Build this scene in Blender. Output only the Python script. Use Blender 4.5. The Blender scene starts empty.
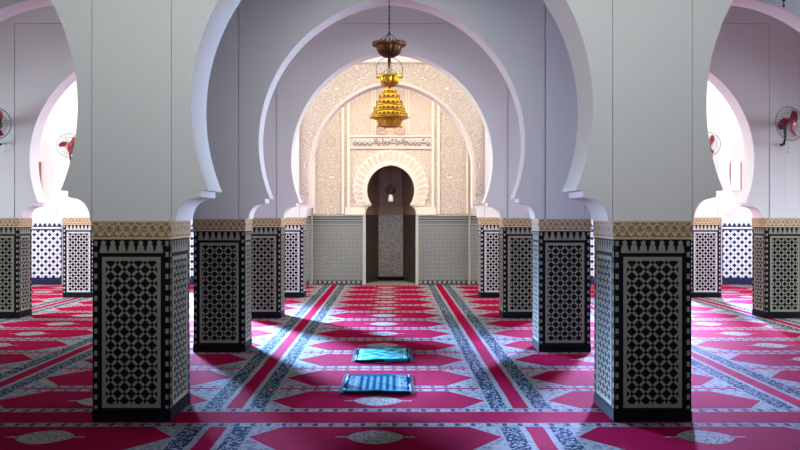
import bpy, bmesh, math, random
from math import sin, cos, pi, sqrt, acos, asin, radians
from mathutils import Vector, Matrix
random.seed(7)
S = bpy.context.scene
COL = S.collection

# ------------------------------------------------------------------ node expressions
NT = None
class X:
    def __init__(s, v): s.v = v
    def __add__(s, o): return op('ADD', s, o)
    __radd__ = __add__
    def __sub__(s, o): return op('SUBTRACT', s, o)
    def __rsub__(s, o): return op('SUBTRACT', o, s)
    def __mul__(s, o): return op('MULTIPLY', s, o)
    __rmul__ = __mul__
    def __truediv__(s, o): return op('DIVIDE', s, o)
    def __lt__(s, o): return op('LESS_THAN', s, o)
    def __gt__(s, o): return op('GREATER_THAN', s, o)
    def __pow__(s, o): return op('POWER', s, o)
def op(name, *a):
    n = NT.nodes.new('ShaderNodeMath'); n.operation = name
    for i, q in enumerate(a):
        q = q.v if isinstance(q, X) else q
        if isinstance(q, (int, float)): n.inputs[i].default_value = q
        else: NT.links.new(q, n.inputs[i])
    return X(n.outputs[0])
def ab(a): return op('ABSOLUTE', a)
def fr(a): return op('FRACT', a)
def mn(a, b): return op('MINIMUM', a, b)
def mx(a, b): return op('MAXIMUM', a, b)
def cs(a): return op('COSINE', a)
def sn(a): return op('SINE', a)
def AND(*a):
    r = a[0]
    for b in a[1:]: r = r * b
    return r
def OR(a, b): return mx(a, b)
def NOT(a): return 1 - a
def XOR(a, b): return ab(a - b)
def btw(a, lo, hi): return AND(a > lo, a < hi)
def clamp01(a): return mn(mx(a, 0.0), 1.0)
def mixc(f, a, b):
    n = NT.nodes.new('ShaderNodeMix'); n.data_type = 'RGBA'
    for inp, q in ((n.inputs['Factor'], f), (n.inputs[6], a), (n.inputs[7], b)):
        q = q.v if isinstance(q, X) else q
        if isinstance(q, (int, float)): inp.default_value = q
        elif isinstance(q, tuple): inp.default_value = (*q, 1)
        else: NT.links.new(q, inp)
    return n.outputs[2]
def tex(kind, scale, vec=None, **kw):
    n = NT.nodes.new(kind); n.inputs['Scale'].default_value = scale
    for k, q in kw.items():
        if k in n.inputs: n.inputs[k].default_value = q
    if vec is None:
        tc = NT.nodes.new('ShaderNodeTexCoord'); vec = tc.outputs['Object']
    NT.links.new(vec, n.inputs['Vector'])
    return n
def obj_xyz():
    tc = NT.nodes.new('ShaderNodeTexCoord'); sp = NT.nodes.new('ShaderNodeSeparateXYZ')
    NT.links.new(tc.outputs['Object'], sp.inputs[0])
    return [X(o) for o in sp.outputs]
def uvn(name):
    u = NT.nodes.new('ShaderNodeUVMap'); u.uv_map = name
    sp = NT.nodes.new('ShaderNodeSeparateXYZ'); NT.links.new(u.outputs[0], sp.inputs[0])
    return X(sp.outputs[0]), X(sp.outputs[1])
def new_mat(name, rough=.6, metal=0.0, spec=.5):
    global NT
    m = bpy.data.materials.new(name); m.use_nodes = True; NT = m.node_tree
    b = NT.nodes['Principled BSDF']
    b.inputs['Roughness'].default_value = rough; b.inputs['Metallic'].default_value = metal
    b.inputs['Specular IOR Level'].default_value = spec
    return m, b
def setcol(b, c):
    if isinstance(c, tuple): b.inputs['Base Color'].default_value = (*c, 1)
    else: NT.links.new(c, b.inputs['Base Color'])
def setbump(b, h, strength=.5, dist=.01):
    n = NT.nodes.new('ShaderNodeBump'); n.inputs['Strength'].default_value = strength
    n.inputs['Distance'].default_value = dist
    NT.links.new(h.v if isinstance(h, X) else h, n.inputs['Height'])
    NT.links.new(n.outputs[0], b.inputs['Normal'])
def plain(name, c, rough=.6, metal=0.0, var=.06, scale=6, bump=0.0, spec=.5):
    m, b = new_mat(name, rough, metal, spec)
    t = tex('ShaderNodeTexNoise', scale)
    f = X(t.outputs[0])
    setcol(b, mixc(f, tuple(q*(1-var) for q in c), tuple(min(1, q*(1+var)) for q in c)))
    if bump:
        t2 = tex('ShaderNodeTexNoise', scale*12); setbump(b, t2.outputs[0], bump, .004)
    return m

# ------------------------------------------------------------------ materials
PLASTER = plain('white_plaster', (.66, .645, .62), .75, var=.025, scale=1.3, bump=.06, spec=.25)
BRACKET_P = plain('bracket_plaster', (.76, .76, .76), .7, var=.02, scale=2, spec=.25)
CEIL = plain('painted_ceiling_wood', (.30, .25, .21), .7, var=.2, scale=4)
STONE = plain('floor_screed', (.3, .28, .26), .8)
BLACKTILE = plain('black_plinth_tile', (.006, .006, .009), .5, var=.3, spec=.04)
WOOD = plain('red_brown_wood', (.33, .09, .05), .5, var=.2, scale=10)
GLASSW = plain('frosted_pane', (.85, .87, .9), .3, var=.02)
BRONZE = plain('dark_bronze', (.105, .042, .018), .45, 1.0, var=.35, scale=40)
BRASS = plain('polished_brass', (.52, .30, .03), .38, 1.0, var=.28, scale=50)
OPENSHADE = plain('opening_shade_brass', (.16, .085, .016), .5, .8, var=.3, scale=30)  # dark tone painted for the shade inside the lantern openings
BLACKM = plain('black_metal', (.012, .012, .013), .45, .3)
REDPL = plain('red_plastic', (.42, .012, .03), .35)
WIRE = plain('grey_wire', (.16, .16, .17), .4, .7)
GREYPL = plain('grey_plastic', (.42, .42, .44), .5)
WHITEGL = plain('white_glass_shade', (.85, .84, .82), .25)
CREAM = plain('carved_cream_plaster', (.74, .67, .575), .7, var=.05, scale=8, bump=.15, spec=.25)
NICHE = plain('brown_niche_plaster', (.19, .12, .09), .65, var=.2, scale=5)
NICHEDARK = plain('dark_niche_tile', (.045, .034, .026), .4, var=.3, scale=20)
GREYINK = plain('grey_carved_letters', (.27, .25, .25), .7, var=.15, scale=20)

def zellij(name, cream, black, p=.0757, w=.14, bord=None, tick=True):
    m, b = new_mat(name, .5, spec=.03)
    u, v = uvn('UVMap'); hw, _ = uvn('HW')
    a = hw - ab(u)
    r2 = sqrt(2)
    U = (u + v) / (r2*p); V = (u - v) / (r2*p)
    lu = ab(fr(U) - .5); lv = ab(fr(V) - .5)
    lat = XOR(lu < w, lv < w)
    gap = AND(mx(lu, lv) > w*1.0, mx(lu, lv) < w*1.18, mn(lu, lv) < w)
    lat = lat * NOT(gap)
    inside = AND(a > .10, btw(v, .135, 1.245))
    frame = AND(a > .073, btw(v, .105, 1.275), NOT(inside))
    ticks = AND(btw(a, .012, .036), fr(v / .085) < .45, btw(v, .1, 1.40))
    # merlons, stepped
    mu = ab(fr(u / .072 + .5) - .5) * .072
    mer = OR(OR(AND(mu < .030, btw(v, 1.315, 1.335)), AND(mu < .0245, btw(v, 1.335, 1.362))),
             OR(AND(mu < .014, btw(v, 1.36, 1.372)), AND(mu < .0175, btw(v, 1.372, 1.396))))
    mer = OR(mer, AND(mu < .007, btw(v, 1.39, 1.402))) * (a > .055)
    base = AND(a > .055, btw(v, 1.306, 1.317))
    f = clamp01(inside*lat + frame + ticks + mer + base)
    t = tex('ShaderNodeTexVoronoi', 26)
    f2 = f
    nz = X(tex('ShaderNodeTexNoise', 9).outputs[0])
    c1 = mixc(nz, tuple(q*.85 for q in cream), tuple(min(1, q*1.12) for q in cream))
    setcol(b, mixc(f2, black, c1))
    return m
ZEL = zellij('black_cream_zellij', (.235, .22, .16), (.004, .007, .010))
ZELN = zellij('navy_white_zellij', (.42, .41, .40), (.006, .006, .016), p=.0757)

def zellij_wall(name, white, dark, p, top, rows):
    m, b = new_mat(name, .25)
    x, y, z = obj_xyz()
    r2 = sqrt(2)
    U = (x + z) / (r2*p); V = (x - z) / (r2*p)
    lu = ab(fr(U) - .5); lv = ab(fr(V) - .5)
    lat = NOT(AND(lu > .22, lv > .22))
    dot = AND(lu < .10, lv < .10)
    f = AND(lat, NOT(dot), btw(z, rows[0], rows[1]))
    mu = ab(fr(x / .11) - .5) * .11
    h = clamp01((top - z) / .085)
    mer = AND(mu < .05*h + .005, btw(z, top - .085, top))
    tri = AND(NOT(mer), btw(z, top-.085, top))
    lines = btw(z, rows[1] + .03, rows[1] + .075)
    f = clamp01(f + tri + lines + (z > top))
    setcol(b, mixc(f, dark, white))
    return m
ZELW = zellij_wall('white_blue_zellij', (.66, .69, .74), (.008, .016, .075), .125, 1.42, (.16, 1.25))

def grey_dado():
    m, b = new_mat('grey_green_fine_zellij', .3)
    x, y, z = obj_xyz(); p = .043; r2 = sqrt(2)
    lu = ab(fr((x + z) / (r2*p)) - .5); lv = ab(fr((x - z) / (r2*p)) - .5)
    lat = NOT(AND(lu > .19, lv > .19))
    f = AND(lat, btw(z, .1, 1.36))
    mid = OR(btw(z, 1.375, 1.40), OR(btw(z, 1.47, 1.485), btw(z, 1.52, 1.54)))
    chk = AND(fr(x/.11) < .5, btw(z, .03, .085))
    fine = AND(fr(x/.03) < .5, btw(z, 1.405, 1.465))
    f = clamp01(f + mid + chk + fine*.7)
    n = X(tex('ShaderNodeTexNoise', 1.6).outputs[0])
    c1 = mixc(n, (.21, .225, .195), (.275, .28, .25))
    setcol(b, mixc(f, (.022, .025, .028), c1))
    return m
GDADO = grey_dado()
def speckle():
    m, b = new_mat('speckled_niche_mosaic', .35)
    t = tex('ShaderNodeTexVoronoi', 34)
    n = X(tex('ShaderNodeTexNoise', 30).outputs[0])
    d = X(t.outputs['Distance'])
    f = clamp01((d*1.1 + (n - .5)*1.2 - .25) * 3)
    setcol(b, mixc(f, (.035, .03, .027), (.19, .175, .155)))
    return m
SPECK = speckle()

def stucco(name, hi, lo, s, c=.4, w=.55, bump=.6, extra=0.0):
    m, b = new_mat(name, .72, spec=.2)
    x, y, z = obj_xyz(); k = 2*pi/s; q = 1/sqrt(2)
    f = cs(x*k) + cs(z*k) + cs((x + z)*(k*q)) + cs((x - z)*(k*q))
    g = ab(fr(f*.9 + .13) - .5) * 2
    line = clamp01((g - c) / w)
    n = X(tex('ShaderNodeTexNoise', 3.0).outputs[0])
    hic = mixc(n, tuple(v*.95 for v in hi), tuple(min(1, v*1.04) for v in hi))
    setcol(b, mixc(line, lo, hic))  # shade in the carved recesses is put into the colour as the darker tone
    setbump(b, line, bump, .012)
    return m
STUC_A = stucco('carved_stucco_fine', (.75, .685, .58), (.38, .315, .255), .125, c=.42, w=.4)
STUC_B = stucco('carved_stucco_star_panels', (.74, .68, .57), (.42, .345, .275), .16, c=.42, w=.4)
STUC_C = stucco('carved_stucco_pale', (.76, .69, .60), (.52, .45, .38), .16, bump=.4)
STUC_P = stucco('carved_stucco_pinkish', (.74, .665, .59), (.48, .395, .34), .15, bump=.4)

def band_mat():
    m, b = new_mat('carved_tan_band', .6, spec=.3)
    u, v = uvn('UVMap')
    k = 2*pi/.135
    w1 = ab(v - 1.487 - sn(u*k)*.042); w2 = ab(v - 1.487 + sn(u*k)*.042)
    w3 = ab(v - 1.487 - cs(u*(k*2))*.03)
    line = clamp01((w1 < .0085) + (w2 < .0085) + (w3 < .006) + (v > 1.541) + (v < 1.428))
    t = X(tex('ShaderNodeTexVoronoi', 75).outputs['Distance'])
    leaf = (t < .42) * .75
    f = clamp01(line + leaf)
    setcol(b, mixc(f, (.17, .095, .045), (.50, .37, .22)))
    setbump(b, f, .5, .006)
    return m
BAND = band_mat()

def carpet_mat():
    m, b = new_mat('red_prayer_carpet', 1.0, spec=0.006)
    x, y, z = obj_xyz()
    nz = tex('ShaderNodeTexNoise', 2.2); wob = (X(nz.outputs[0]) - .5) * .022
    x = x + wob; y = y + wob
    dy = ab(y - 6.33)
    t = dy + 6.33
    v = fr((t - 7.38) / .975) - .5
    av = ab(v)
    s = (fr((x + .12 + 1.19) / 2.38) - .5) * 2.38
    a = ab(s); e = 1.19 - a
    # small woven motifs
    g1 = XOR(fr(x / .07) < .5, fr(y / .05) < .5)
    vor = X(tex('ShaderNodeTexVoronoi', 24).outputs['Distance'])
    vor2 = X(tex('ShaderNodeTexVoronoi', 36).outputs['Distance'])
    vor3 = X(tex('ShaderNodeTexVoronoi', 50).outputs['Distance']) < .42
    mot = vor < .43
    dia = (ab(fr(x / .085) - .5) + ab(fr(y / .085) - .5)) < .30
    red = (.24, .002, .031); redd = (.165, .0013, .021)
    pale = (.20, .192, .184); navy = (.025, .032, .085); grey = (.10, .125, .15)
    n2 = X(tex('ShaderNodeTexNoise', 5.0).outputs[0])
    REDC = mixc(n2, redd, red)
    PALEP = mixc(mot * .8, pale, (.07, .07, .11))
    GRYP = mixc(clamp01((vor2 < .40) + dia*.25), (.012, .022, .04), (.20, .215, .23))
    STR = mixc(AND(fr(x/.12) < .30, ab(fr((t - 7.38)/.975 - .5) - .5) < 9), PALEP, navy)
    # interior of a panel
    lim = .385 * clamp01((.918 - a) / .29)
    field = av < lim
    edge = AND(av < lim + .025, NOT(field))
    col = mixc(field, PALEP, REDC)
    col = mixc(edge, col, pale)
    med = ((a/.205) ** 1.6 + (av/.185) ** 1.6) < 1.0
    med = OR(med, AND(a < .29, av < .012))
    col = mixc(med, col, mixc(vor3*.85, (.24, .23, .22), (.05, .045, .06)))
    stripe = btw(av, .392, .462)
    sedge = OR(btw(av, .385, .396), btw(av, .458, .470))
    col = mixc(stripe, col, STR)
    col = mixc(sedge, col, pale)
    col = mixc(av > .474, col, REDC)
    # long bands
    col = mixc(e < .272, col, mixc(vor2 < .33, pale, (.10, .10, .13)))
    col = mixc(btw(e, .112, .255), col, GRYP)
    col = mixc(e < .066, col, REDC)
    # plain cross band between two carpets
    col = mixc(dy < .272, col, STR)
    col = mixc(OR(btw(dy, .268, .282), btw(dy, .172, .186)), col, pale)
    col = mixc(dy < .175, col, REDC)
    setcol(b, col)
    t3 = tex('ShaderNodeTexNoise', 180)
    setbump(b, t3.outputs[0], .35, .01)
    
    return m
CARPET = carpet_mat()

def rug_mat(name, kind):
    m, b = new_mat(name, 1.0, spec=0.0)
    x, y, z = obj_xyz()      # metres, centred
    ax = ab(x); ay = ab(y)
    teal = (.02, .24, .30) if kind == 1 else (.006, .07, .115)
    lite = (.20, .58, .56) if kind == 1 else (.095, .16, .175)
    dark = (.006, .02, .045)
    if kind == 1:
        f = ab(fr(x/.19 + sn(y*14)*.35) - .5) * 2
        g = ab(fr(y/.2 + sn(x*17)*.3) - .5) * 2
        pat = clamp01((f*g)*2.2)
        col = mixc(pat, (.015, .25, .29), lite)
        col = mixc(btw(ax, .235, .252), col, (.3, .58, .58))
        col = mixc(ay > .38, col, (.015, .16, .22))
    else:
        st = ab(fr(x/.062) - .5) * 2
        vo = X(tex('ShaderNodeTexVoronoi', 30).outputs['Distance'])
        col = mixc(clamp01((st - .35)*3) * (.55 + vo*.6), (.004, .045, .075), lite)
        side = ax > .20
        col = mixc(side, col, mixc((vo < .4), lite, (.006, .04, .06)))
        col = mixc(btw(ax, .20, .215), col, (.16, .21, .21))
        col = mixc(ay > .33, col, teal)
    col = mixc(OR(ax > .275, ay > (.425 if kind == 1 else .395)), col, dark)
    setcol(b, col)
    setbump(b, tex('ShaderNodeTexNoise', 120).outputs[0], .4, .006)
    return m
RUG1 = rug_mat('turquoise_rug_weave', 1); RUG2 = rug_mat('teal_striped_rug_weave', 2)

# ------------------------------------------------------------------ mesh helpers
def link(name, bm, mat, parent=None, smooth=False):
    me = bpy.data.meshes.new(name)
    bmesh.ops.recalc_face_normals(bm, faces=bm.faces)
    if smooth:
        for f in bm.faces: f.smooth = True
    bm.to_mesh(me); bm.free()
    if mat: me.materials.append(mat)
    o = bpy.data.objects.new(name, me); COL.objects.link(o)
    if parent: o.parent = parent
    return o
def thing(name, label, cat, loc=(0, 0, 0), rz=0, group=None):
    o = bpy.data.objects.new(name, None); COL.objects.link(o)
    o.location = loc; o.rotation_euler = (0, 0, rz); o.empty_display_size = .2
    o['label'] = label; o['category'] = cat
    if group: o['group'] = group
    return o
def tag(o, label, cat, group=None):
    o['label'] = label; o['category'] = cat
    if group: o['group'] = group
    return o
def struct(name, bm, mat, parent=None):
    o = link(name, bm, mat, parent); o['kind'] = 'structure'; return o
def dup(root, loc, rz, label, group=None):
    r = root.copy(); COL.objects.link(r); r.location = loc; r.rotation_euler = (0, 0, rz); r['label'] = label
    if group: r['group'] = group
    for ch in list(root.children):
        c = ch.copy(); COL.objects.link(c); c.parent = r
        for g in list(ch.children):
            d = g.copy(); COL.objects.link(d); d.parent = c
    return r
def box(bm, x0, x1, y0, y1, z0, z1, bev=0):
    vs = [bm.verts.new(p) for p in ((x0,y0,z0),(x1,y0,z0),(x1,y1,z0),(x0,y1,z0),(x0,y0,z1),(x1,y0,z1),(x1,y1,z1),(x0,y1,z1))]
    fs = [bm.faces.new([vs[i] for i in q]) for q in ((0,3,2,1),(4,5,6,7),(0,1,5,4),(1,2,6,5),(2,3,7,6),(3,0,4,7))]
    if bev:
        es = list({e for f in fs for e in f.edges})
        bmesh.ops.bevel(bm, geom=es, offset=bev, segments=2, affect='EDGES')
    return bm
def prism(bm, poly, y0, y1):
    """extrude an xz polygon along y"""
    a = [bm.verts.new((x, y0, z)) for x, z in poly]; b = [bm.verts.new((x, y1, z)) for x, z in poly]
    n = len(poly)
    bm.faces.new(a); bm.faces.new(b[::-1])
    for i in range(n):
        bm.faces.new((a[i], b[i], b[(i+1) % n], a[(i+1) % n]))
    return bm
def ribbon(bm, inner, outer, y0, y1, closed=False):
    """moulding between two xz polylines"""
    n = len(inner)
    R = []
    for (xi, zi), (xo, zo) in zip(inner, outer):
        R.append([bm.verts.new(p) for p in ((xi, y1, zi), (xi, y0, zi), (xo, y0, zo), (xo, y1, zo))])
    for i in range(n if closed else n-1):
        A, B = R[i], R[(i+1) % n]
        for j in range(4):
            bm.faces.new((A[j], A[(j+1) % 4], B[(j+1) % 4], B[j]))
    if not closed:
        bm.faces.new(R[0]); bm.faces.new(R[-1][::-1])
    return bm
def lathe(bm, prof, seg=32, c=(0, 0, 0), wav=None):
    rings = []
    for r, z in prof:
        rings.append([bm.verts.new((c[0] + r*(1+(wav(k, z) if wav else 0))*cos(2*pi*k/seg), c[1] + r*(1+(wav(k, z) if wav else 0))*sin(2*pi*k/seg), c[2] + z)) for k in range(seg)])
    for A, B in zip(rings, rings[1:]):
        for k in range(seg):
            bm.faces.new((A[k], A[(k+1) % seg], B[(k+1) % seg], B[k]))
    bm.faces.new(rings[0][::-1]); bm.faces.new(rings[-1])
    return bm
def tube(bm, pts, r, seg=8, closed=False):
    pts = [Vector(p) for p in pts]; n = len(pts); rings = []
    rad = r if isinstance(r, (list, tuple)) else [r]*n
    up = None
    for i in range(n):
        if closed: d = pts[(i+1) % n] - pts[i-1]
        else: d = pts[min(i+1, n-1)] - pts[max(i-1, 0)]
        d.normalize()
        if up is None:
            up = d.orthogonal().normalized()
        else:
            up = (up - d*up.dot(d))
            up = up.normalized() if up.length > 1e-6 else d.orthogonal().normalized()
        w = d.cross(up)
        rings.append([bm.verts.new(pts[i] + (up*cos(2*pi*k/seg) + w*sin(2*pi*k/seg))*rad[i]) for k in range(seg)])
    for i in range(n if closed else n-1):
        A, B = rings[i], rings[(i+1) % n]
        for k in range(seg):
            bm.faces.new((A[k], A[(k+1) % seg], B[(k+1) % seg], B[k]))
    if not closed:
        bm.faces.new(rings[0][::-1]); bm.faces.new(rings[-1])
    return bm
def ball(bm, c, r, sz=1.0, seg=12):
    prof = [(max(r*sin(pi*i/8), r*.02), -r*sz*cos(pi*i/8)) for i in range(9)]
    return lathe(bm, prof, seg, c)
def ringpts(R, z, n=32, c=(0, 0)):
    return [(c[0] + R*cos(2*pi*k/n), c[1] + R*sin(2*pi*k/n), z) for k in range(n)]
def chain(bm, p0, p1, link_len=.05, r=.0045):
    p0 = Vector(p0); p1 = Vector(p1); L = (p1-p0).length; n = max(2, int(L/(link_len*.78))); d = (p1-p0)/n
    q = d.to_track_quat('Z', 'Y')
    for i in range(n):
        c = p0 + d*(i+.5); h = d.length*.62; w = link_len*.26; pts = []
        for k in range(10):
            a = 2*pi*k/10
            v = Vector((w*cos(a), 0, h*sin(a)))
            if i % 2: v = Vector((0, w*cos(a), h*sin(a)))
            pts.append(c + q @ v)
        tube(bm, pts, r, 5, True)
    return bm

# ------------------------------------------------------------------ arch geometry
ZC, APEX_RISE, FOOT, DADO = 2.45, 1.69, 1.79, 1.555
def arch_pts(hw, zc, rise, foot, n=36):
    """right half of the opening, foot -> apex (slightly pointed horseshoe)"""
    e = (rise*rise - hw*hw) / (2*hw); R = hw + e
    t0 = asin(max(-1, (foot - zc)/R)); t1 = acos(e/R)
    return [(-e + R*cos(t0 + (t1-t0)*i/n), zc + R*sin(t0 + (t1-t0)*i/n)) for i in range(n+1)]
def full_arch(*a, **k):
    r = arch_pts(*a, **k); r[-1] = (0, r[-1][1])
    return r + [(-x, z) for x, z in r[-2::-1]]   # right foot -> apex -> left foot

BAY = 4.05; XP = (-6.075, -2.02, 2.02, 6.075)
ROWY = (6.2, 9.35, 12.37, 15.5)
CEIL_Z = 5.5; HW = .30

# ------------------------------------------------------------------ pillars
def dado_bm(hx, dy, z0, z1):
    bm = bmesh.new(); box(bm, -hx, hx, 0, dy, z0, z1)
    uv = bm.loops.layers.uv.new('UVMap'); h = bm.loops.layers.uv.new('HW')
    bmesh.ops.recalc_face_normals(bm, faces=bm.faces)
    for f in bm.faces:
        for l in f.loops:
            p = l.vert.co
            if abs(f.normal.y) > .5: l[uv].uv = (p.x, p.z); l[h].uv = (hx, 0)
            elif abs(f.normal.x) > .5: l[uv].uv = (p.y - dy/2, p.z); l[h].uv = (dy/2, 0)
            else: l[uv].uv = (p.x, 1.30); l[h].uv = (0.03, 0)
    return bm
def make_pillar(first, zel, label, loc):
    dy = .60 if first else .45
    t = thing('mosaic_pier', label, 'pillar', loc)
    bm = bmesh.new(); box(bm, -HW-.006, HW+.006, -.006, dy+.006, 0, .085, .004)
    link('plinth', bm, BLACKTILE, t)
    link('mosaic_dado', dado_bm(HW, dy, .085, 1.412), zel, t)
    bm = dado_bm(HW+.008, dy+.016, 1.412, DADO)
    bmesh.ops.translate(bm, verts=bm.verts, vec=(0, -.008, 0))
    link('carved_band', bm, BAND, t)
    if first:
        bm = bmesh.new(); box(bm, -.306, .306, .004, dy-.012, DADO, CEIL_Z - .002); link('shaft', bm, PLASTER, t)
    return t
ROWN = ('in the nearest row', 'in the second row', 'in the third row', 'in the farthest row')
SIDE = {-6.075: 'by the outer left aisle', -2.02: 'left of the centre aisle', 2.02: 'right of the centre aisle', 6.075: 'by the outer right aisle'}
PKIND = ('big cream and black mosaic pillar', 'black and cream mosaic pillar', 'dark mosaic pillar', 'small navy mosaic pillar')
proto = {}
for r, y in enumerate(ROWY):
    for x in XP:
        lab = '%s %s, %s' % (PKIND[r], ROWN[r], SIDE[x])
        if r < 2 and abs(x) > 5: lab = '%s %s, beyond the %s side aisle' % (PKIND[r], ROWN[r], 'left' if x < 0 else 'right')
        if r >= 2 and abs(x) > 5: lab = '%s %s, %s, fan above' % (PKIND[r], ROWN[r], SIDE[x])
        k = 0 if r == 0 else (1 if r < 3 else 2)
        if k not in proto:
            proto[k] = make_pillar(k == 0, ZELN if k == 2 else ZEL, lab, (x if r else -5.98, y, 0)); o = proto[k]
            o['group'] = 'mosaic pillars of the prayer hall'
        else:
            o = dup(proto[k], (x if r or abs(x) < 5 else math.copysign(5.98, x), y, 0), 0, lab)

# ------------------------------------------------------------------ arches
def bracket_bm(side, y0, y1, xr, tip):
    """quarter-hollow impost corbel"""
    rt = min(1.675, xr - .012)
    poly = [(rt, DADO), (xr, DADO), (xr, FOOT), (tip, FOOT), (tip, FOOT-.05)]
    cx, cz = tip + .045, DADO
    for i in range(13):
        a = pi/2*(1 - i/12)
        poly.append((cx + (rt-cx)*cos(a), cz + (FOOT-.062-cz)*sin(a)))
    poly.pop()
    poly = [(side*x, z) for x, z in poly]
    bm = bmesh.new(); prism(bm, poly, y0, y1); return bm
def make_arch(kind, label, loc):
    first = kind.startswith('first')
    t = thing('horseshoe_arch', label, 'arch', loc)
    y0, y1 = (.010, .52) if first else (.012, .33)
    hw = 1.56
    ex = (1.711 if kind == 'first' else 1.668) if first else 1.790
    con = full_arch(hw, ZC, APEX_RISE, FOOT, n=48)
    if kind == 'stucco': con = [(x if z > ZC else (1.555 if x > 0 else -1.555), z) for x, z in con]
    top = CEIL_Z - .002 if first else 4.56
    poly = [(-ex, FOOT), (-ex, top), (ex, top), (ex, FOOT)] + con
    bm = bmesh.new(); prism(bm, poly, y0, y1)
    link('arch_wall', bm, PLASTER, t)
    for s in (-1, 1):
        bb = bracket_bm(s, y0, y1, ex, 1.565 if kind == 'stucco' else 1.485)
        link('impost_bracket', bb, PLASTER, t)
    if not first:
        for s in (-1, 1):
            bm = bmesh.new(); box(bm, *sorted((s*1.797, s*2.0245)), .008, .40, DADO, 4.572)
            box(bm, *sorted((s*1.786, s*1.81)), .05, y1, DADO, 4.56)
            link('pilaster', bm, PLASTER, t)
        bm = bmesh.new(); box(bm, -2.0245, 2.0245, .008, .40, 4.567, CEIL_Z - .002)
        box(bm, -1.80, 1.80, .05, y1, 4.555, 4.58)
        link('lintel', bm, PLASTER, t)
    if kind == 'stucco':
        st = lambda pts, h: [(x if z > ZC else (h if x > 0 else -h), z) for x, z in pts]
        c2 = st(full_arch(1.585, ZC, 1.72, FOOT + .02, n=48), 1.58)
        poly = [(-1.785, FOOT+.02), (-1.785, 4.55), (1.785, 4.55), (1.785, FOOT+.02)] + c2
        bm = bmesh.new(); prism(bm, poly, -.008, .012)
        link('stucco_facing', bm, STUC_A, t)
        i2 = st(full_arch(1.565, ZC, 1.695, FOOT+.02, n=48), 1.56); o2 = st(full_arch(1.615, ZC, 1.75, FOOT+.02, n=48), 1.61)
        bm = bmesh.new(); ribbon(bm, i2, o2, -.032, .012); link('arch_molding', bm, plain('tan_trim_plaster', (.60, .49, .39), .7), t)
        fmat = stucco('carved_frame_strip', (.60, .50, .43), (.34, .27, .23), .12)
        for s in (-1, 1):
            bm = bmesh.new(); box(bm, *sorted((s*1.785, s*1.75)), -.022, -.008, 1.99, 4.515)
            box(bm, *sorted((s*1.755, s*1.60)), -.022, -.008, 1.99, 2.02); link('frame_molding', bm, fmat, t)
        bm = bmesh.new(); box(bm, -1.785, 1.785, -.022, -.008, 4.515, 4.55); link('frame_molding', bm, fmat, t)
    return t
BAYN = {0: 'over the centre aisle', -1: 'over the aisle left of centre', 1: 'over the aisle right of centre', -2: 'at the far left wall', 2: 'at the far right wall'}
AK = ('white plaster horseshoe arch %s in the nearest row', 'shaded grey horseshoe arch %s in the second row', 'grey horseshoe arch with framed panel %s in the third row', 'bright white horseshoe arch %s in the farthest row')
ap = {}
for r, y in enumerate(ROWY):
    for i in (-2, -1, 0, 1, 2):
        kind = ('first' if i == 0 else 'first_side') if r == 0 else ('stucco' if (r == 3 and i == 0) else 'plain')
        lab = AK[r] % BAYN[i]
        if kind == 'stucco': lab = 'carved stucco horseshoe arch over the centre aisle in front of the prayer niche'
        if kind not in ap:
            ap[kind] = make_arch(kind, lab, (i*(BAY if r else 4.0), y, 0)); o = ap[kind]
            o['group'] = 'horseshoe arches of the prayer hall'
        else: o = dup(ap[kind], (i*(BAY if r else 4.0), y, 0), 0, lab)

# ------------------------------------------------------------------ setting
WX = 10.14; WY = 18.42; YF = -1.2
bm = bmesh.new(); box(bm, -WX-.3, WX+.3, YF-.3, WY+1.6, -.12, -.016); struct('floor', bm, STONE)
bm = bmesh.new(); box(bm, -WX+.01, WX-.01, YF+.2, WY-.05, -.015, 0)
tag(link('carpet', bm, CARPET), 'red carpet with pale patterned bands and medallions covering the whole prayer hall floor', 'carpet')

def wall_with_holes(name, u0, u1, z0, z1, holes, place):
    """grid wall with rectangular openings; place(u,z,d) -> xyz ; d 0 inner, 1 outer"""
    us = sorted({u0, u1, *[h[0] for h in holes], *[h[1] for h in holes]})
    zs = sorted({z0, z1, *[h[2] for h in holes], *[h[3] for h in holes]})
    bm = bmesh.new()
    for a, b in zip(us, us[1:]):
        for c, d in zip(zs, zs[1:]):
            if any(h[0] <= a and b <= h[1] and h[2] <= c and d <= h[3] for h in holes): continue
            P = [place(u, z, k) for k in (0, 1) for u, z in ((a, c), (b, c), (b, d), (a, d))]
            vs = [bm.verts.new(p) for p in P]
            for q in ((0,1,2,3),(7,6,5,4),(0,4,5,1),(1,5,6,2),(2,6,7,3),(3,7,4,0)):
                bm.faces.new([vs[i] for i in q])
    bmesh.ops.remove_doubles(bm, verts=bm.verts, dist=1e-4)
    return struct(name, bm, PLASTER)
LEFT_DOORS = [(1.2, 3.6, 1.2, 3.6), (7.3, 8.9, 0, 3.2), (9.9, 12.0, 0, 3.4), (13.0, 15.3, 0, 3.6), (16.2, 18.0, 0, 3.4)]
RIGHT_DOORS = [(1.2, 3.6, 1.2, 3.6), (6.9, 9.2, 0, 3.4), (9.9, 12.0, 0, 3.4), (13.0, 15.3, 0, 3.6), (16.2, 18.0, 0, 3.4)]
wall_with_holes('wall_left', YF, WY + .35, -.12, CEIL_Z, LEFT_DOORS, lambda u, z, d: (-WX - .3*d, u, z))
wall_with_holes('wall_right', YF, WY + .35, -.12, CEIL_Z, RIGHT_DOORS, lambda u, z, d: (WX + .3*d, u, z))
wall_with_holes('wall_front', -WX, WX, -.12, CEIL_Z, [(-3.2, 3.2, 0, 4.4)], lambda u, z, d: (u, YF - .3*d, z))
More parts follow.
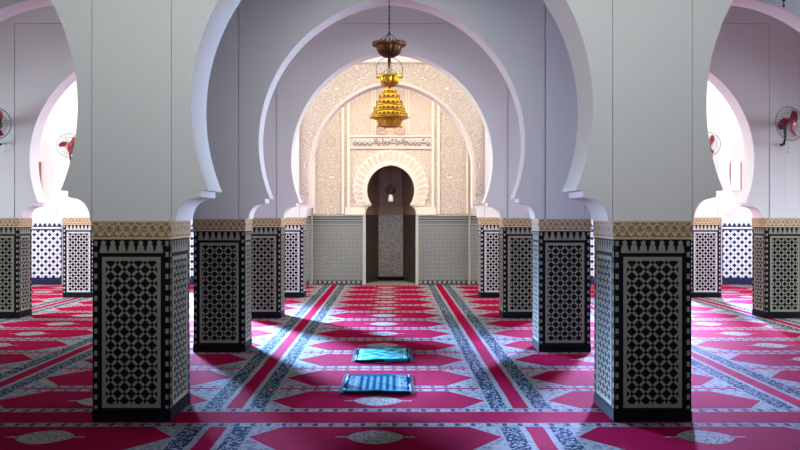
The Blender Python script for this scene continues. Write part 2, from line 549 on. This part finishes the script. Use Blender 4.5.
# ceiling with skylight openings
SKY = [(-5.3, -2.8, 13.0, 15.0), (2.8, 5.3, 13.0, 15.0), (-9.3, -6.9, 13.0, 15.0), (6.9, 9.3, 13.0, 15.0),
       (-9.3, -6.9, 16.2, 18.0), (6.9, 9.3, 16.2, 18.0), (-5.3, -2.8, 16.2, 18.0), (2.8, 5.3, 16.2, 18.0), (-1.2, 1.2, 12.9, 13.7),
       (-5.5, -2.5, 3.4, 4.8), (-1.5, 1.5, 3.4, 4.8), (2.5, 5.5, 3.4, 4.8)]
c = wall_with_holes('ceiling', -WX, WX, YF, WY + .35, SKY, lambda u, z, d: (u, z, CEIL_Z + .2*d))
c.data.materials.clear(); c.data.materials.append(CEIL)

# back wall either side of the prayer niche
HALF = 2.32
WINS = {-1: (-8.95, -8.08), 1: (7.735, 8.04)}
BDOOR = {-1: (-7.55, -5.6), 1: (5.6, 7.55)}
for s, nm in ((-1, 'wall_back_left'), (1, 'wall_back_right')):
    a, b = (-WX, -HALF) if s < 0 else (HALF, WX)
    w0, w1 = WINS[s]
    wall_with_holes(nm, a, b, -.12, CEIL_Z, [(w0, w1, 2.16, 2.82), (*BDOOR[s], 0, 3.3)], lambda u, z, d: (u, WY + .35*d, z))
    nb = plain('navy_base_tile', (.008, .012, .05), .3)
    for lo, hi, wd in ((min(a, BDOOR[s][0]), 0, 0),) if False else ((a, BDOOR[s][0], 'outer' if s < 0 else 'inner'), (BDOOR[s][1], b, 'inner' if s < 0 else 'outer')):
        t = thing('tile_wainscot', ('bright white and blue mosaic wainscot on the far wall of the outer %s aisle' if wd == 'outer' else 'sliver of white and blue mosaic wainscot on the far wall behind the %s pillars') % ('left' if s < 0 else 'right'), 'wainscot', (0, WY, 0))
        bm = bmesh.new(); box(bm, lo + .05, hi - .05, -.04, -.002, .13, 1.47); link('tile_panel', bm, ZELW, t)
        bm = bmesh.new(); box(bm, lo + .05, hi - .05, -.05, -.002, 0, .13, .004); link('base_course', bm, nb, t)
    # window
    f = .055
    bm = bmesh.new()
    box(bm, w0+.002, w0+f, -.03, .10, 2.165, 2.815); box(bm, w1-(f if s < 0 else .022), w1-.002, -.03, .10, 2.165, 2.815)
    w = struct('window_%d' % (1 if s < 0 else 2), bm, WOOD); w.location = (0, WY, 0)
    bm = bmesh.new(); box(bm, w0+f, w1-(f if s < 0 else .022), -.02, .0, 2.165, 2.815); p = link('window_pane', bm, GLASSW, w)

# ------------------------------------------------------------------ mihrab
M = thing('mihrab', 'carved cream plaster prayer wall with dark horseshoe niche closing the centre aisle', 'prayer niche', (-.03, WY, 0))
NZ, NHW, NR, NF = 2.17, .545, .575, 1.84
ncon = full_arch(NHW, NZ, NR, NF, n=28)
low = [(-.475, 1.80), (-.50, 1.80), (-.535, 1.77), (-.56, 1.72), (-.575, 1.66), (-.58, 1.60), (-.58, 0)]
lowr = [(-x, z) for x, z in low[::-1]]
poly = [(-HALF, 0), (-HALF, CEIL_Z), (HALF, CEIL_Z), (HALF, 0)] + lowr + ncon + low
bm = bmesh.new(); prism(bm, poly, 0, .22); link('stucco_wall', bm, STUC_C, M)
PBT = plain('pale_border_tile', (.40, .41, .36), .4, var=.2, scale=60)
# dado either side
for s in (-1, 1):
    a, b = sorted((s*.64, s*1.79))
    bm = bmesh.new(); box(bm, a, b, -.03, 0, 0, 1.575); d = link('mosaic_dado', bm, GDADO, M)
    for q0, q1 in ((.585, .635), (1.79, 1.825)):
        bm = bmesh.new(); box(bm, *sorted((s*q0, s*q1)), -.04, 0, 0, 1.585); link('border_strip', bm, PBT, d)

    a, b = sorted((s*1.83, s*HALF))
    bm = bmesh.new(); box(bm, a, b, -.12, 0, 0, 1.58); link('pilaster_dado', bm, GDADO, M)
    bm = bmesh.new(); box(bm, a, b, -.10, 0, 1.58, CEIL_Z); link('pilaster', bm, STUC_A, M)
    # star panels
    a, b = sorted((s*1.16, s*1.74))
    bm = bmesh.new(); box(bm, a, b, -.022, 0, 1.62, 4.3); pn = link('star_panel', bm, STUC_B, M)
    for xx in (1.10, 1.76):
        bm = bmesh.new(); box(bm, *sorted((s*xx - .028, s*xx + .028)), -.05, 0, 1.62, 4.5, .008); link('panel_frame', bm, CREAM, pn)
    a, b = sorted((s*.60, s*1.05)); bm = bmesh.new()
    box(bm, a, b, -.045, 0, 1.60, 1.775, .01); link('impost_block', bm, CREAM, M)
# archivolt with scalloped rim
icon = full_arch(NHW + .02, NZ, NR + .025, NF, n=60)
oc = []
n = len(icon)
for i, (x, z) in enumerate(full_arch(.83, 2.23, .83, 1.80, n=60)):
    lob = abs(sin(pi*i/(n-1)*25))**.6
    d = Vector((x, z - 2.23)); k = 1 + .055*lob
    oc.append((d.x*k, 2.23 + d.y*k))
bm = bmesh.new(); ribbon(bm, icon, oc, -.035, 0); av = link('scalloped_archivolt', bm, CREAM, M)
bm = bmesh.new()
for i in range(25):
    f = (i + .5)/25; idx = int(f*(n-1)); xi, zi = icon[idx]; xo, zo = oc[idx]
    p0 = Vector((xi + (xo-xi)*.25, -.04, zi + (zo-zi)*.25)); p1 = Vector((xi + (xo-xi)*.9, -.04, zi + (zo-zi)*.9))
    dd = (p1 - p0); w = Vector((-dd.z, 0, dd.x)).normalized()
    for s in (-1, 1):
        pts = [p0 + dd*t + w*s*.034*sin(pi*min(1, t*1.02))**.8 for t in [j/10 for j in range(11)]]
        tube(bm, pts, .008, 5)
    tube(bm, [p0 + dd*.2, p0 + dd*.75], [.011, .005], 5)
link('petal_ribs', bm, plain('shell_rib_plaster', (.66, .57, .47), .7), av)
ri = full_arch(NHW, NZ, NR, NF, n=60); ro = full_arch(NHW + .035, NZ, NR + .04, NF, n=60)
bm = bmesh.new(); ribbon(bm, ri, ro, -.06, 0); link('niche_molding', bm, CREAM, M)
# rectangular frame and upper panel
bm = bmesh.new()
for s in (-1, 1): box(bm, *sorted((s*.94, s*1.0)), -.045, 0, 1.78, 4.5, .008)
box(bm, -.94, .94, -.045, 0, 3.12, 3.17, .008); box(bm, -.94, .94, -.045, 0, 3.39, 3.43, .008)
link('alfiz_frame', bm, CREAM, M)
bm = bmesh.new(); box(bm, -.94, .94, -.015, 0, 3.43, 4.6); up = link('upper_panel', bm, STUC_P, M)
for xx in (-.42, -.36, .36, .42):
    bm = bmesh.new(); box(bm, xx-.012, xx+.012, -.035, -.0, 3.44, 4.5); link('upper_rib', bm, CREAM, up)
def rosette(bm, cx, cz, R):
    for q in (1, .62, .3):
        tube(bm, [(cx + R*q*cos(2*pi*k/24), -.03, cz + R*q*sin(2*pi*k/24)) for k in range(24)], .016, 5, True)
    for k in range(12):
        a = 2*pi*k/12
        tube(bm, [(cx + R*.35*cos(a), -.03, cz + R*.35*sin(a)), (cx + R*.95*cos(a), -.03, cz + R*.95*sin(a))], .011, 5)
for cx, cz, R in ((0, 3.80, .17), (-.21, 3.53, .12), (.21, 3.53, .12)):
    bm = bmesh.new(); rosette(bm, cx, cz, R); link('rosette', bm, plain('rosette_plaster', (.52, .40, .33), .7), up)
# calligraphy frieze
bm = bmesh.new(); box(bm, -.93, .93, -.012, 0, 3.18, 3.385); fz = link('inscription_frieze', bm, plain('frieze_plaster', (.60, .55, .50), .7, bump=.2), M)
bm = bmesh.new(); rnd = random.Random(11)
x = .90
while x > -.86:
    k = rnd.random()
    b0 = 3.245
    if k < .3:      # tall upright
        tube(bm, [(x, -.018, 3.37 - rnd.random()*.02), (x + .004, -.018, 3.29), (x - .01, -.018, b0), (x - .05, -.018, b0 + .004)], [.014, .021, .019, .011], 6); x -= .052
    elif k < .6:    # bowl
        w = .07 + rnd.random()*.05
        tube(bm, [(x - w*t, -.018, b0 + .03 - .065*sin(pi*t)) for t in [j/8 for j in range(9)]], [.011]+[.023]*7+[.010], 6)
        ball(bm, (x - w/2, -.018, b0 + .045), .015, 1, 6); x -= w + .012
    elif k < .8:    # loop with sweep
        tube(bm, [(x - .022 + .022*cos(2*pi*j/10), -.018, b0 + .025 + .022*sin(2*pi*j/10)) for j in range(10)], 0.018, 6, True)
        tube(bm, [(x - .03, -.018, b0 + .005), (x - .06, -.018, b0 - .03), (x - .09, -.018, b0 - .034)], [.02, .02, .010], 6); x -= .085
    else:           # toothed stroke
        tube(bm, [(x - .014*j, -.018, b0 + (.022 if j % 2 else 0)) for j in range(6)], .019, 6)
        for j in range(2): ball(bm, (x - .025 - .025*j, -.018, b0 + .075), .014, 1, 6)
        tube(bm, [(x - .01, -.018, b0 + .115), (x - .05, -.018, b0 + .095)], .010, 6); x -= .082
link('inscription', bm, GREYINK, fz)
# niche interior
plan = [(-.60, .22), (-.60, .50), (-.30, 1.12), (.30, 1.12), (.60, .50), (.60, .22)]
def shell(z0, z1, idx, mat, name, cap=False, th=.06):
    bm = bmesh.new()
    for i in idx:
        (xa, ya), (xb, yb) = plan[i], plan[i+1]
        d = Vector((xb-xa, yb-ya)); nn = Vector((-d.y, d.x)).normalized()*th
        if nn.dot(Vector(((xa+xb)/2, (ya+yb)/2 - .3))) < 0: nn = -nn
        P = [(xa, ya), (xb, yb), (xb+nn.x, yb+nn.y), (xa+nn.x, ya+nn.y)]
        vs = [bm.verts.new((px, py, z)) for z in (z0, z1) for px, py in P]
        for q in ((3,2,1,0),(4,5,6,7),(0,1,5,4),(1,2,6,5),(2,3,7,6),(3,0,4,7)): bm.faces.new([vs[k] for k in q])
    if cap:
        vs = [bm.verts.new((px, py, z1)) for px, py in plan]; ap_ = bm.verts.new((0, .55, z1 + .35))
        for i in range(6): bm.faces.new((vs[i], vs[(i+1) % 6], ap_))
    return link(name, bm, mat, M)
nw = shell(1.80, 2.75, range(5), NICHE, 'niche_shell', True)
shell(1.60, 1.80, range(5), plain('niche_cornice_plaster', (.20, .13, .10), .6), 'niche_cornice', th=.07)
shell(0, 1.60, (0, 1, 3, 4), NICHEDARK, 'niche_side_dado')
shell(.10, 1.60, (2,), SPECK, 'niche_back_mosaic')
bm = bmesh.new(); box(bm, -.34, .34, 1.08, 1.16, 0, .10); link('niche_kerb', bm, BLACKTILE, M)
rm = plain('dark_red_rib', (.10, .045, .035), .6)
for s in (-1, 1):
    bm = bmesh.new(); box(bm, s*.29-.022, s*.29+.022, 1.08, 1.125, 1.80, 2.75); link('niche_rib', bm, rm, M)

# lamp inside the niche
L = thing('pendant_lamp', 'small white glass pendant on dark wrought hanger inside the prayer niche', 'lamp', (-.03, WY + .45, 2.0))
bm = bmesh.new(); chain(bm, (0, 0, .96), (0, 0, .22), .035, .004); link('chain', bm, BLACKM, L)
bm = bmesh.new()
for k in range(6):
    a = 2*pi*k/6
    tube(bm, [(.01*cos(a), .01*sin(a), .24), (.07*cos(a), .07*sin(a), .26), (.115*cos(a), .115*sin(a), .20), (.10*cos(a), .10*sin(a), .14), (.06*cos(a), .06*sin(a), .14)], .026, 6)
lathe(bm, [(.02, .08), (.07, .10), (.075, .16), (.05, .24), (.012, .33)], 12)
link('hanger', bm, BLACKM, L)
bm = bmesh.new(); lathe(bm, [(.012, .10), (.035, .08), (.05, .05), (.058, .0), (.066, -.07), (.05, -.09)], 20); link('lamp_shade', bm, WHITEGL, L, True)

# ------------------------------------------------------------------ hanging lamps of the centre aisle
def bowl_lamp(name, label, loc, R, RB, H, mat):
    """loc = centre of the rim"""
    t = thing(name, label, 'lamp', loc)
    prof = [(.010, -H - .02), (.018, -H)]
    for i in range(1, 11):
        q = i/10; prof.append((RB*sin(q*pi/2)**.9, -H*cos(q*pi/2)))
    prof += [(RB*1.02, .006), (RB*.85, -.01), (RB*.5, -H*.6), (.01, -H*.85)]
    bm = bmesh.new(); lathe(bm, prof, 64, wav=lambda k, z: .035*(1 if k % 4 < 2 else -1) if -H*.97 < z < -.002 else 0)
    link('bowl', bm, mat, t)
    bm = bmesh.new()
    lathe(bm, [(RB*.9, -.004), (R, -.002), (R*1.02, .012), (R*.97, .018), (RB*.9, .010)], 48)
    for k in range(28):
        a = 2*pi*k/28
        lathe(bm, [(.010, .005), (.011, .022), (.005, .032), (.002, .038)], 6, (R*.985*cos(a), R*.985*sin(a), 0))
    link('spiked_rim', bm, mat, t)
    bm = bmesh.new(); ball(bm, (0, 0, -H - .03), .018, 1.3); lathe(bm, [(.006, -H-.085), (.010, -H-.05)], 8); link('finial', bm, mat, t)
    return t
t = bowl_lamp('hanging_bowl_lamp', 'dark bronze bowl lamp hung nearest over the centre aisle', (-.028, 8.1, 3.315), .166, .130, .125, BRONZE)
bm = bmesh.new()
for k in range(6):
    a = 2*pi*k/6 + .3; tube(bm, [(.155*cos(a), .155*sin(a), .01), (0, 0, .125)], .0028, 5)
ball(bm, (0, 0, .125), .012); link('suspension_chain', bm, BLACKM, t)
bm = bmesh.new(); chain(bm, (0, 0, .125), (0, 0, CEIL_Z - 3.315), .028, .003); link('cable_chain', bm, BLACKM, t)

t = bowl_lamp('hanging_bowl_lamp', 'smaller brass bowl lamp with round wire hanger behind the bronze bowl', (-.035, 10.9, 3.475), .18, .142, .135, BRASS)
bm = bmesh.new()
for k in range(4):
    a = pi/2*k + .12
    pts = []
    for j in range(21):
        q = j/20; th = -.55 + q*(pi/2 + .50); rr = .182*cos(th)/cos(0); pts.append((rr*cos(a), rr*sin(a), .10 + .175*sin(th)))
    tube(bm, pts, .0045, 6)
link('wire_hanger', bm, BLACKM, t)
bm = bmesh.new()
for k in range(4):
    a = pi/2*k; tube(bm, [(.15*cos(a), .15*sin(a), .01), (0, 0, .14)], .0028, 5)
link('suspension_chain', bm, BLACKM, t)
bm = bmesh.new(); chain(bm, (0, 0, .14), (0, 0, CEIL_Z - 3.475), .03, .003); link('cable_chain', bm, BLACKM, t)

t = thing('tiered_lantern', 'tiered golden brass lantern hung deepest over the centre aisle before the carved arch', 'lamp', (-.045, 14.0, 3.115))
TI = [(.115, .60, .685), (.185, .50, .61), (.24, .395, .51), (.285, .29, .405), (.325, .19, .30)]
for k, (R, z0, z1) in enumerate(TI):
    h = z1 - z0; nn = 9 + 4*k
    bm = bmesh.new()
    lathe(bm, [(R*.7, z0 - .01), (R*.93, z0), (R, z0 + .006), (R, z0 + .02), (R*.93, z0 + .028), (R*.88, z0 + h*.7), (R*.86, z0 + h*.82), (R*.70, z1)], 8*nn, wav=lambda q, z: .025*(1 if q % 8 < 4 else 0) if z0 + .025 < z < z0 + h*.75 else 0)
    for j in range(nn):
        a = 2*pi*j/nn; c_, s_ = R*.94*cos(a), R*.94*sin(a)
        lathe(bm, [(.010, z0 + .018), (.015, z0 + .034), (.012, z0 + .05), (.003, z0 + .07)], 6, (c_, s_, 0))
    tr = link('tier', bm, BRASS, t)
    bm = bmesh.new()
    for j in range(nn):
        a = 2*pi*(j + .5)/nn; u = Vector((-sin(a), cos(a), 0)); c0 = Vector((R*.905*cos(a), R*.905*sin(a), 0)); wd = R*.5*pi/nn
        base = [bm.verts.new(c0 + u*dx + Vector((0, 0, z0 + dz))) for dx, dz in ((-wd, h*.30), (wd, h*.30), (wd, h*.52), (0, h*.68), (-wd, h*.52))]
        off = Vector((cos(a), sin(a), 0))*.018
        out = [bm.verts.new(v.co + off) for v in base]
        bm.faces.new(out); bm.faces.new(base[::-1])
        for q in range(5): bm.faces.new((base[q], base[(q+1) % 5], out[(q+1) % 5], out[q]))
    # little arched openings are solid, their inner shade painted dark: one band
    lathe(bm, [(R*.87, z0 + h*.28), (R*.90, z0 + h*.32), (R*.90, z0 + h*.66), (R*.85, z0 + h*.72)], 8*nn)
    link('opening_shade_band', bm, OPENSHADE, tr)
bm = bmesh.new(); lathe(bm, [(.22, .168), (.345, .172), (.352, .183), (.32, .20), (.25, .21)], 8)
for j in range(8):
    a = 2*pi*j/8; rr = .338
    tube(bm, [(rr*cos(a), rr*sin(a), .18), (rr*1.05*cos(a), rr*1.05*sin(a), .195), (rr*1.06*cos(a), rr*1.06*sin(a), .225)], [.012, .010, .004], 6)
link('eave', bm, BRASS, t)
bm = bmesh.new(); lathe(bm, [(.10, .02), (.17, .03), (.185, .06), (.185, .165), (.10, .17)], 8)
link('body', bm, plain('amber_brass_body', (.42, .19, .035), .4, .9, var=.3, scale=30), t)
for j in range(8):
    bm = bmesh.new(); a = 2*pi*(j + .5)/8
    tube(bm, [(.20*cos(a), .20*sin(a), .175), (.215*cos(a), .215*sin(a), .12), (.195*cos(a), .195*sin(a), .06), (.22*cos(a), .22*sin(a), .02), (.235*cos(a), .235*sin(a), .035)], [.018, .022, .018, .014, .008], 8)
    link('leg', bm, BRASS, t)
bm = bmesh.new(); lathe(bm, [(.06, .665), (.08, .68), (.075, .70), (.03, .715), (.012, .74)], 16); link('crown', bm, BRASS, t)
bm = bmesh.new(); chain(bm, (0, 0, .73), (0, 0, CEIL_Z - 3.117), .04, .0035); link('cable_chain', bm, BLACKM, t)

# black lantern over the right aisle, only its tip in view
t = thing('black_lantern', 'black metal lantern tip hanging at the top right over the right aisle', 'lamp', (4.05, 8.27, 3.76))
bm = bmesh.new(); ball(bm, (0, 0, 0), .012, 1.2); lathe(bm, [(.006, .01), (.006, .045), (.014, .05), (.022, .065), (.014, .078), (.006, .085), (.006, .12), (.03, .14)], 14); link('finial', bm, BLACKM, t)
bm = bmesh.new(); lathe(bm, [(.03, .14), (.09, .20), (.14, .30), (.15, .55), (.12, .66), (.05, .76), (.02, .86)], 8); link('body', bm, BLACKM, t)
bm = bmesh.new(); chain(bm, (0, 0, .86), (0, 0, CEIL_Z - 3.76), .05, .0045); link('cable_chain', bm, BLACKM, t)

# ------------------------------------------------------------------ wall fans
def make_fan(label, loc, R, yaw, tilt=0):
    """loc = fan centre on wall plane; wall is at +y .. head in front"""
    t = thing('wall_fan', label, 'fan', loc)
    bm = bmesh.new(); box(bm, -.045, .045, .0, .022, -.36, -.24, .006); link('mount_plate', bm, GREYPL, t)
    bm = bmesh.new(); tube(bm, [(0, .01, -.30), (0, -.09, -.29), (0, -.13, -.22), (0, -.12, -.02)], [.022, .02, .018, .02], 8); link('arm', bm, BLACKM, t)
    mat = Matrix.Rotation(yaw, 4, 'Z') @ Matrix.Rotation(tilt, 4, 'X')
    off = Vector((0, -.12, 0))
    def fin(bm):
        bmesh.ops.transform(bm, matrix=Matrix.Translation(off) @ mat, verts=bm.verts); return bm
    def yz(pts): return pts
    bm = bmesh.new()
    prof = [(.03, .09), (.065, .08), (.07, .0), (.06, -.03), (.02, -.035)]
    lathe(bm, prof, 16); bmesh.ops.rotate(bm, matrix=Matrix.Rotation(-pi/2, 3, 'X'), verts=bm.verts)
    link('motor', fin(bm), BLACKM, t, True)
    bm = bmesh.new()
    tube(bm, [(R*cos(a), -.10, R*sin(a)) for a in [2*pi*k/40 for k in range(40)]], .0065, 6, True)
    for sgn in (0, 1):
        for q in (.35, .7):
            yy = (-.165 if sgn else -.045) + (.03*q if sgn else -.02*q)
            tube(bm, [(R*q*cos(a), yy, R*q*sin(a)) for a in [2*pi*k/32 for k in range(32)]], .0025, 4, True)
        for k in range(28):
            a = 2*pi*k/28
            ys = (-.165, -.155, -.10) if sgn else (-.045, -.06, -.10)
            tube(bm, [(R*q*cos(a), yv, R*q*sin(a)) for q, yv in zip((.15, .65, 1), ys)], .0022, 4)
    link('guard_cage', fin(bm), WIRE, t)
    for k in range(3):
        bm = bmesh.new(); a0 = 2*pi*k/3 + .55
        N = 9; vs = []
        for i in range(N):
            q = i/(N-1); r = R*(.15 + .72*q); w = R*(.13 + .22*sin(pi*min(1, q*.85 + .1)))
            row = []
            for j in range(5):
                s = (j/4 - .5)
                ang = a0 + (s*w*1.6)/max(r, .06) * .8 + .55*q
                row.append(bm.verts.new((r*cos(ang), -.10 + .045*s, r*sin(ang))))
            vs.append(row)
        for i in range(N-1):
            for j in range(4): bm.faces.new((vs[i][j], vs[i][j+1], vs[i+1][j+1], vs[i+1][j]))
        bmesh.ops.solidify(bm, geom=list(bm.faces), thickness=.005)
        link('blade', fin(bm), REDPL, t, True)
    bm = bmesh.new(); lathe(bm, [(.01, .05), (R*.2, .045), (R*.21, .0), (R*.12, -.045), (.01, -.055)], 18)
    bmesh.ops.rotate(bm, matrix=Matrix.Rotation(pi/2, 3, 'X'), verts=bm.verts); bmesh.ops.translate(bm, vec=(0, -.12, 0), verts=bm.verts)
    link('hub', fin(bm), REDPL, t, True)
    bm = bmesh.new(); tube(bm, [(.10, -.04, -.27), (.11, -.03, -.36), (.09, -.03, -.40)], .004, 5); ball(bm, (.09, -.03, -.41), .012); link('pull_cord', bm, GREYPL, t)
    return t
make_fan('red bladed wall fan cut by the left edge, on the third row pillar', (-6.06, 12.35 + .03, 2.99), .245, radians(8))
make_fan('red bladed wall fan turned sideways high on the right, on the third row pillar', (6.02, 12.35 + .03, 2.98), .262, radians(17), radians(-5))
make_fan('small red wall fan on the bright wall at the left, behind the nearest pillar', (-6.19, 15.48 + .03, 2.93), .225, radians(12))
make_fan('small red wall fan mostly hidden at the right, on the bright distant wall', (6.07, 15.48 + .03, 2.95), .23, radians(-20))

# ------------------------------------------------------------------ prayer rugs
FRINGE = plain('dark_teal_fringe', (.03, .08, .12), .9)
def make_rug(label, cx, cy, w, d, rz, mat, seed):
    t = thing('prayer_rug', label, 'rug', (cx, cy, 0), rz)
    rnd = random.Random(seed); ph = [rnd.random()*6 for _ in range(6)]
    NX, NY = 40, 48; bm = bmesh.new(); top = []
    def hgt(x, y):
        h = .012 + .006*sin(9*y + ph[0] + 3*x) * sin(5*x + ph[1]) + .008*max(0, sin(14*y + ph[2] + 4*sin(4*x)))**3
        if y < -d/2 + .12: h += .030*((-d/2 + .12 - y)/.12)**1.0 * (1 - .25*sin(7*x + ph[3]))*.6
        return max(.006, h)
    for i in range(NX+1):
        row = []
        for j in range(NY+1):
            x = (i/NX - .5)*w; y = (j/NY - .5)*d
            xx = x + .008*sin(8*y + ph[4]); yy = y + .010*sin(7*x + ph[5])
            row.append(bm.verts.new((xx, yy, hgt(x, y))))
        top.append(row)
    for i in range(NX):
        for j in range(NY): bm.faces.new((top[i][j], top[i+1][j], top[i+1][j+1], top[i][j+1]))
    # skirt to the carpet
    loop = [top[i][0] for i in range(NX+1)] + [top[NX][j] for j in range(1, NY+1)] + [top[i][NY] for i in range(NX-1, -1, -1)] + [top[0][j] for j in range(NY-1, 0, -1)]
    bot = [bm.verts.new((v.co.x, v.co.y, .001)) for v in loop]
    n = len(loop)
    for k in range(n): bm.faces.new((loop[k], loop[(k+1) % n], bot[(k+1) % n], bot[k]))
    bm.faces.new(bot)
    link('woven_field', bm, mat, t, True)
    for s in (-1, 1):
        bm = bmesh.new(); x0 = s*w/2
        box(bm, *sorted((x0 - s*.012, x0 + s*.006)), -d*.49, d*.49, .003, .012)
        for k in range(44):
            y = (k/43 - .5)*d*.97
            tube(bm, [(x0 - s*.01, y, .009), (x0 + s*.02, y + rnd.uniform(-.006, .006), .008), (x0 + s*.038, y + rnd.uniform(-.012, .012), .005)], .003, 4)
        link('fringe', bm, FRINGE, t)
    return t
make_rug('bright turquoise prayer rug lying farther from the camera on the red carpet', -.105, 9.13, .595, .86, radians(0), RUG1, 3)
make_rug('teal striped prayer rug lying nearer to the camera on the red carpet', -.135, 7.56, .605, .83, radians(0), RUG2, 9)

# ------------------------------------------------------------------ light
def area(name, loc, size, rot, energy, col, aim=None, spread=180):
    l = bpy.data.lights.new(name, 'AREA'); l.shape = 'RECTANGLE'; l.size, l.size_y = size; l.energy = energy; l.color = col
    o = bpy.data.objects.new(name, l); COL.objects.link(o); o.location = loc; o.rotation_euler = rot
    l.spread = radians(spread)
    if aim: o.rotation_euler = (Vector(aim) - Vector(loc)).to_track_quat('-Z', 'Y').to_euler()
    return o
BLUE = (.42, .68, 1.0); WHT = (.93, .96, 1.0); WARM = (1.0, .83, .60)
for k, (x0, x1, y0, y1) in enumerate(SKY):
    mid = abs((x0+x1)/2)
    e, c_ = (42, WHT) if mid < 1.5 else (175, (1, .99, .98))
    if y0 > 16: e = 150
    if y0 < 6: e, c_ = 10, (.86, .97, 1.0)
    area('skylight', ((x0+x1)/2, (y0+y1)/2, CEIL_Z + .25), (x1-x0, y1-y0), (0, 0, 0), e, c_)
for (y0, y1, z0, z1), e in zip(LEFT_DOORS, (8, 5, 430, 620, 160)):
    area('door_daylight', (-WX - .35, (y0+y1)/2, z1/2), (z1, y1-y0), (0, radians(-90), 0), e, WHT if y0 > 12.5 else (.74, .88, 1.0), (-4.0, (y0+y1)/2, 0), 110)
for (y0, y1, z0, z1), e in zip(RIGHT_DOORS, (8, 300, 400, 420, 140)):
    area('door_daylight', (WX + .35, (y0+y1)/2, z1/2), (z1, y1-y0), (0, radians(90), 0), e, WHT if y0 > 12.5 else ((.74, .88, 1.0) if y0 > 9.5 else (.42, .63, 1)), ((4.0, (y0+y1)/2, 0) if y0 > 9.5 else (-2.0, 7.2, .7)), 110 if y0 > 12.5 else 75)
for s in (-1, 1):
    area('back_door_daylight', (s*6.8, WY + .9, 2.3), (1.5, 1.6), (0, 0, 0), 2700 if s < 0 else 2200, (.31, .54, 1.0) if s < 0 else (.40, .48, 1.0), (-1.0, 10.3, -1.1) if s < 0 else (4.0, 9.4, -.3), 31 if s < 0 else 38)
area('courtyard_daylight', (0, YF - .4, 3.4), (6.4, 1.8), (radians(90), 0, 0), 76, (.90, .98, .98), (0, 6.2, 3.9), 62)
# warm spotlights of the niche bay
for x in (-1.2, 0, 1.2):
    l = bpy.data.lights.new('niche_spotlight', 'SPOT'); l.energy = 165; l.color = WARM; l.spot_size = radians(110); l.spot_blend = .8; l.shadow_soft_size = .12
    o = bpy.data.objects.new('niche_spotlight', l); COL.objects.link(o); o.location = (x, 16.1, 5.1)
    o.rotation_euler = (Vector((x*.8, WY, 1.8)) - o.location).to_track_quat('-Z', 'Y').to_euler()
    l = bpy.data.lights.new('arch_spotlight', 'SPOT'); l.energy = 115; l.color = (1, .88, .70); l.spot_size = radians(120); l.spot_blend = .8; l.shadow_soft_size = .12
    o = bpy.data.objects.new('arch_spotlight', l); COL.objects.link(o); o.location = (x, 13.0, 5.2)
    o.rotation_euler = (Vector((x*.9, 15.5, 2.6)) - o.location).to_track_quat('-Z', 'Y').to_euler()

w = bpy.data.worlds.new('sky'); S.world = w; w.use_nodes = True
bg = w.node_tree.nodes['Background']; bg.inputs[0].default_value = (.55, .72, 1.0, 1); bg.inputs[1].default_value = .3

# ------------------------------------------------------------------ camera
cam = bpy.data.cameras.new('camera'); co = bpy.data.objects.new('camera', cam); COL.objects.link(co)
co.location = (0, 0, 1.6); co.rotation_euler = (radians(90), 0, 0)
cam.sensor_width = 36; cam.lens = 36; cam.shift_x = 8/800; cam.shift_y = -10/800
cam.clip_end = 100
S.camera = co
S.view_settings.view_transform = 'Standard'; S.view_settings.look = 'None'; S.view_settings.gamma = 1
S.view_settings.exposure = 0
try: S.view_settings.use_curve_mapping = False
except Exception: pass
S.cycles.use_denoising = True
S.cycles.max_bounces = 8; S.cycles.diffuse_bounces = 5
S.cycles.sample_clamp_indirect = 6
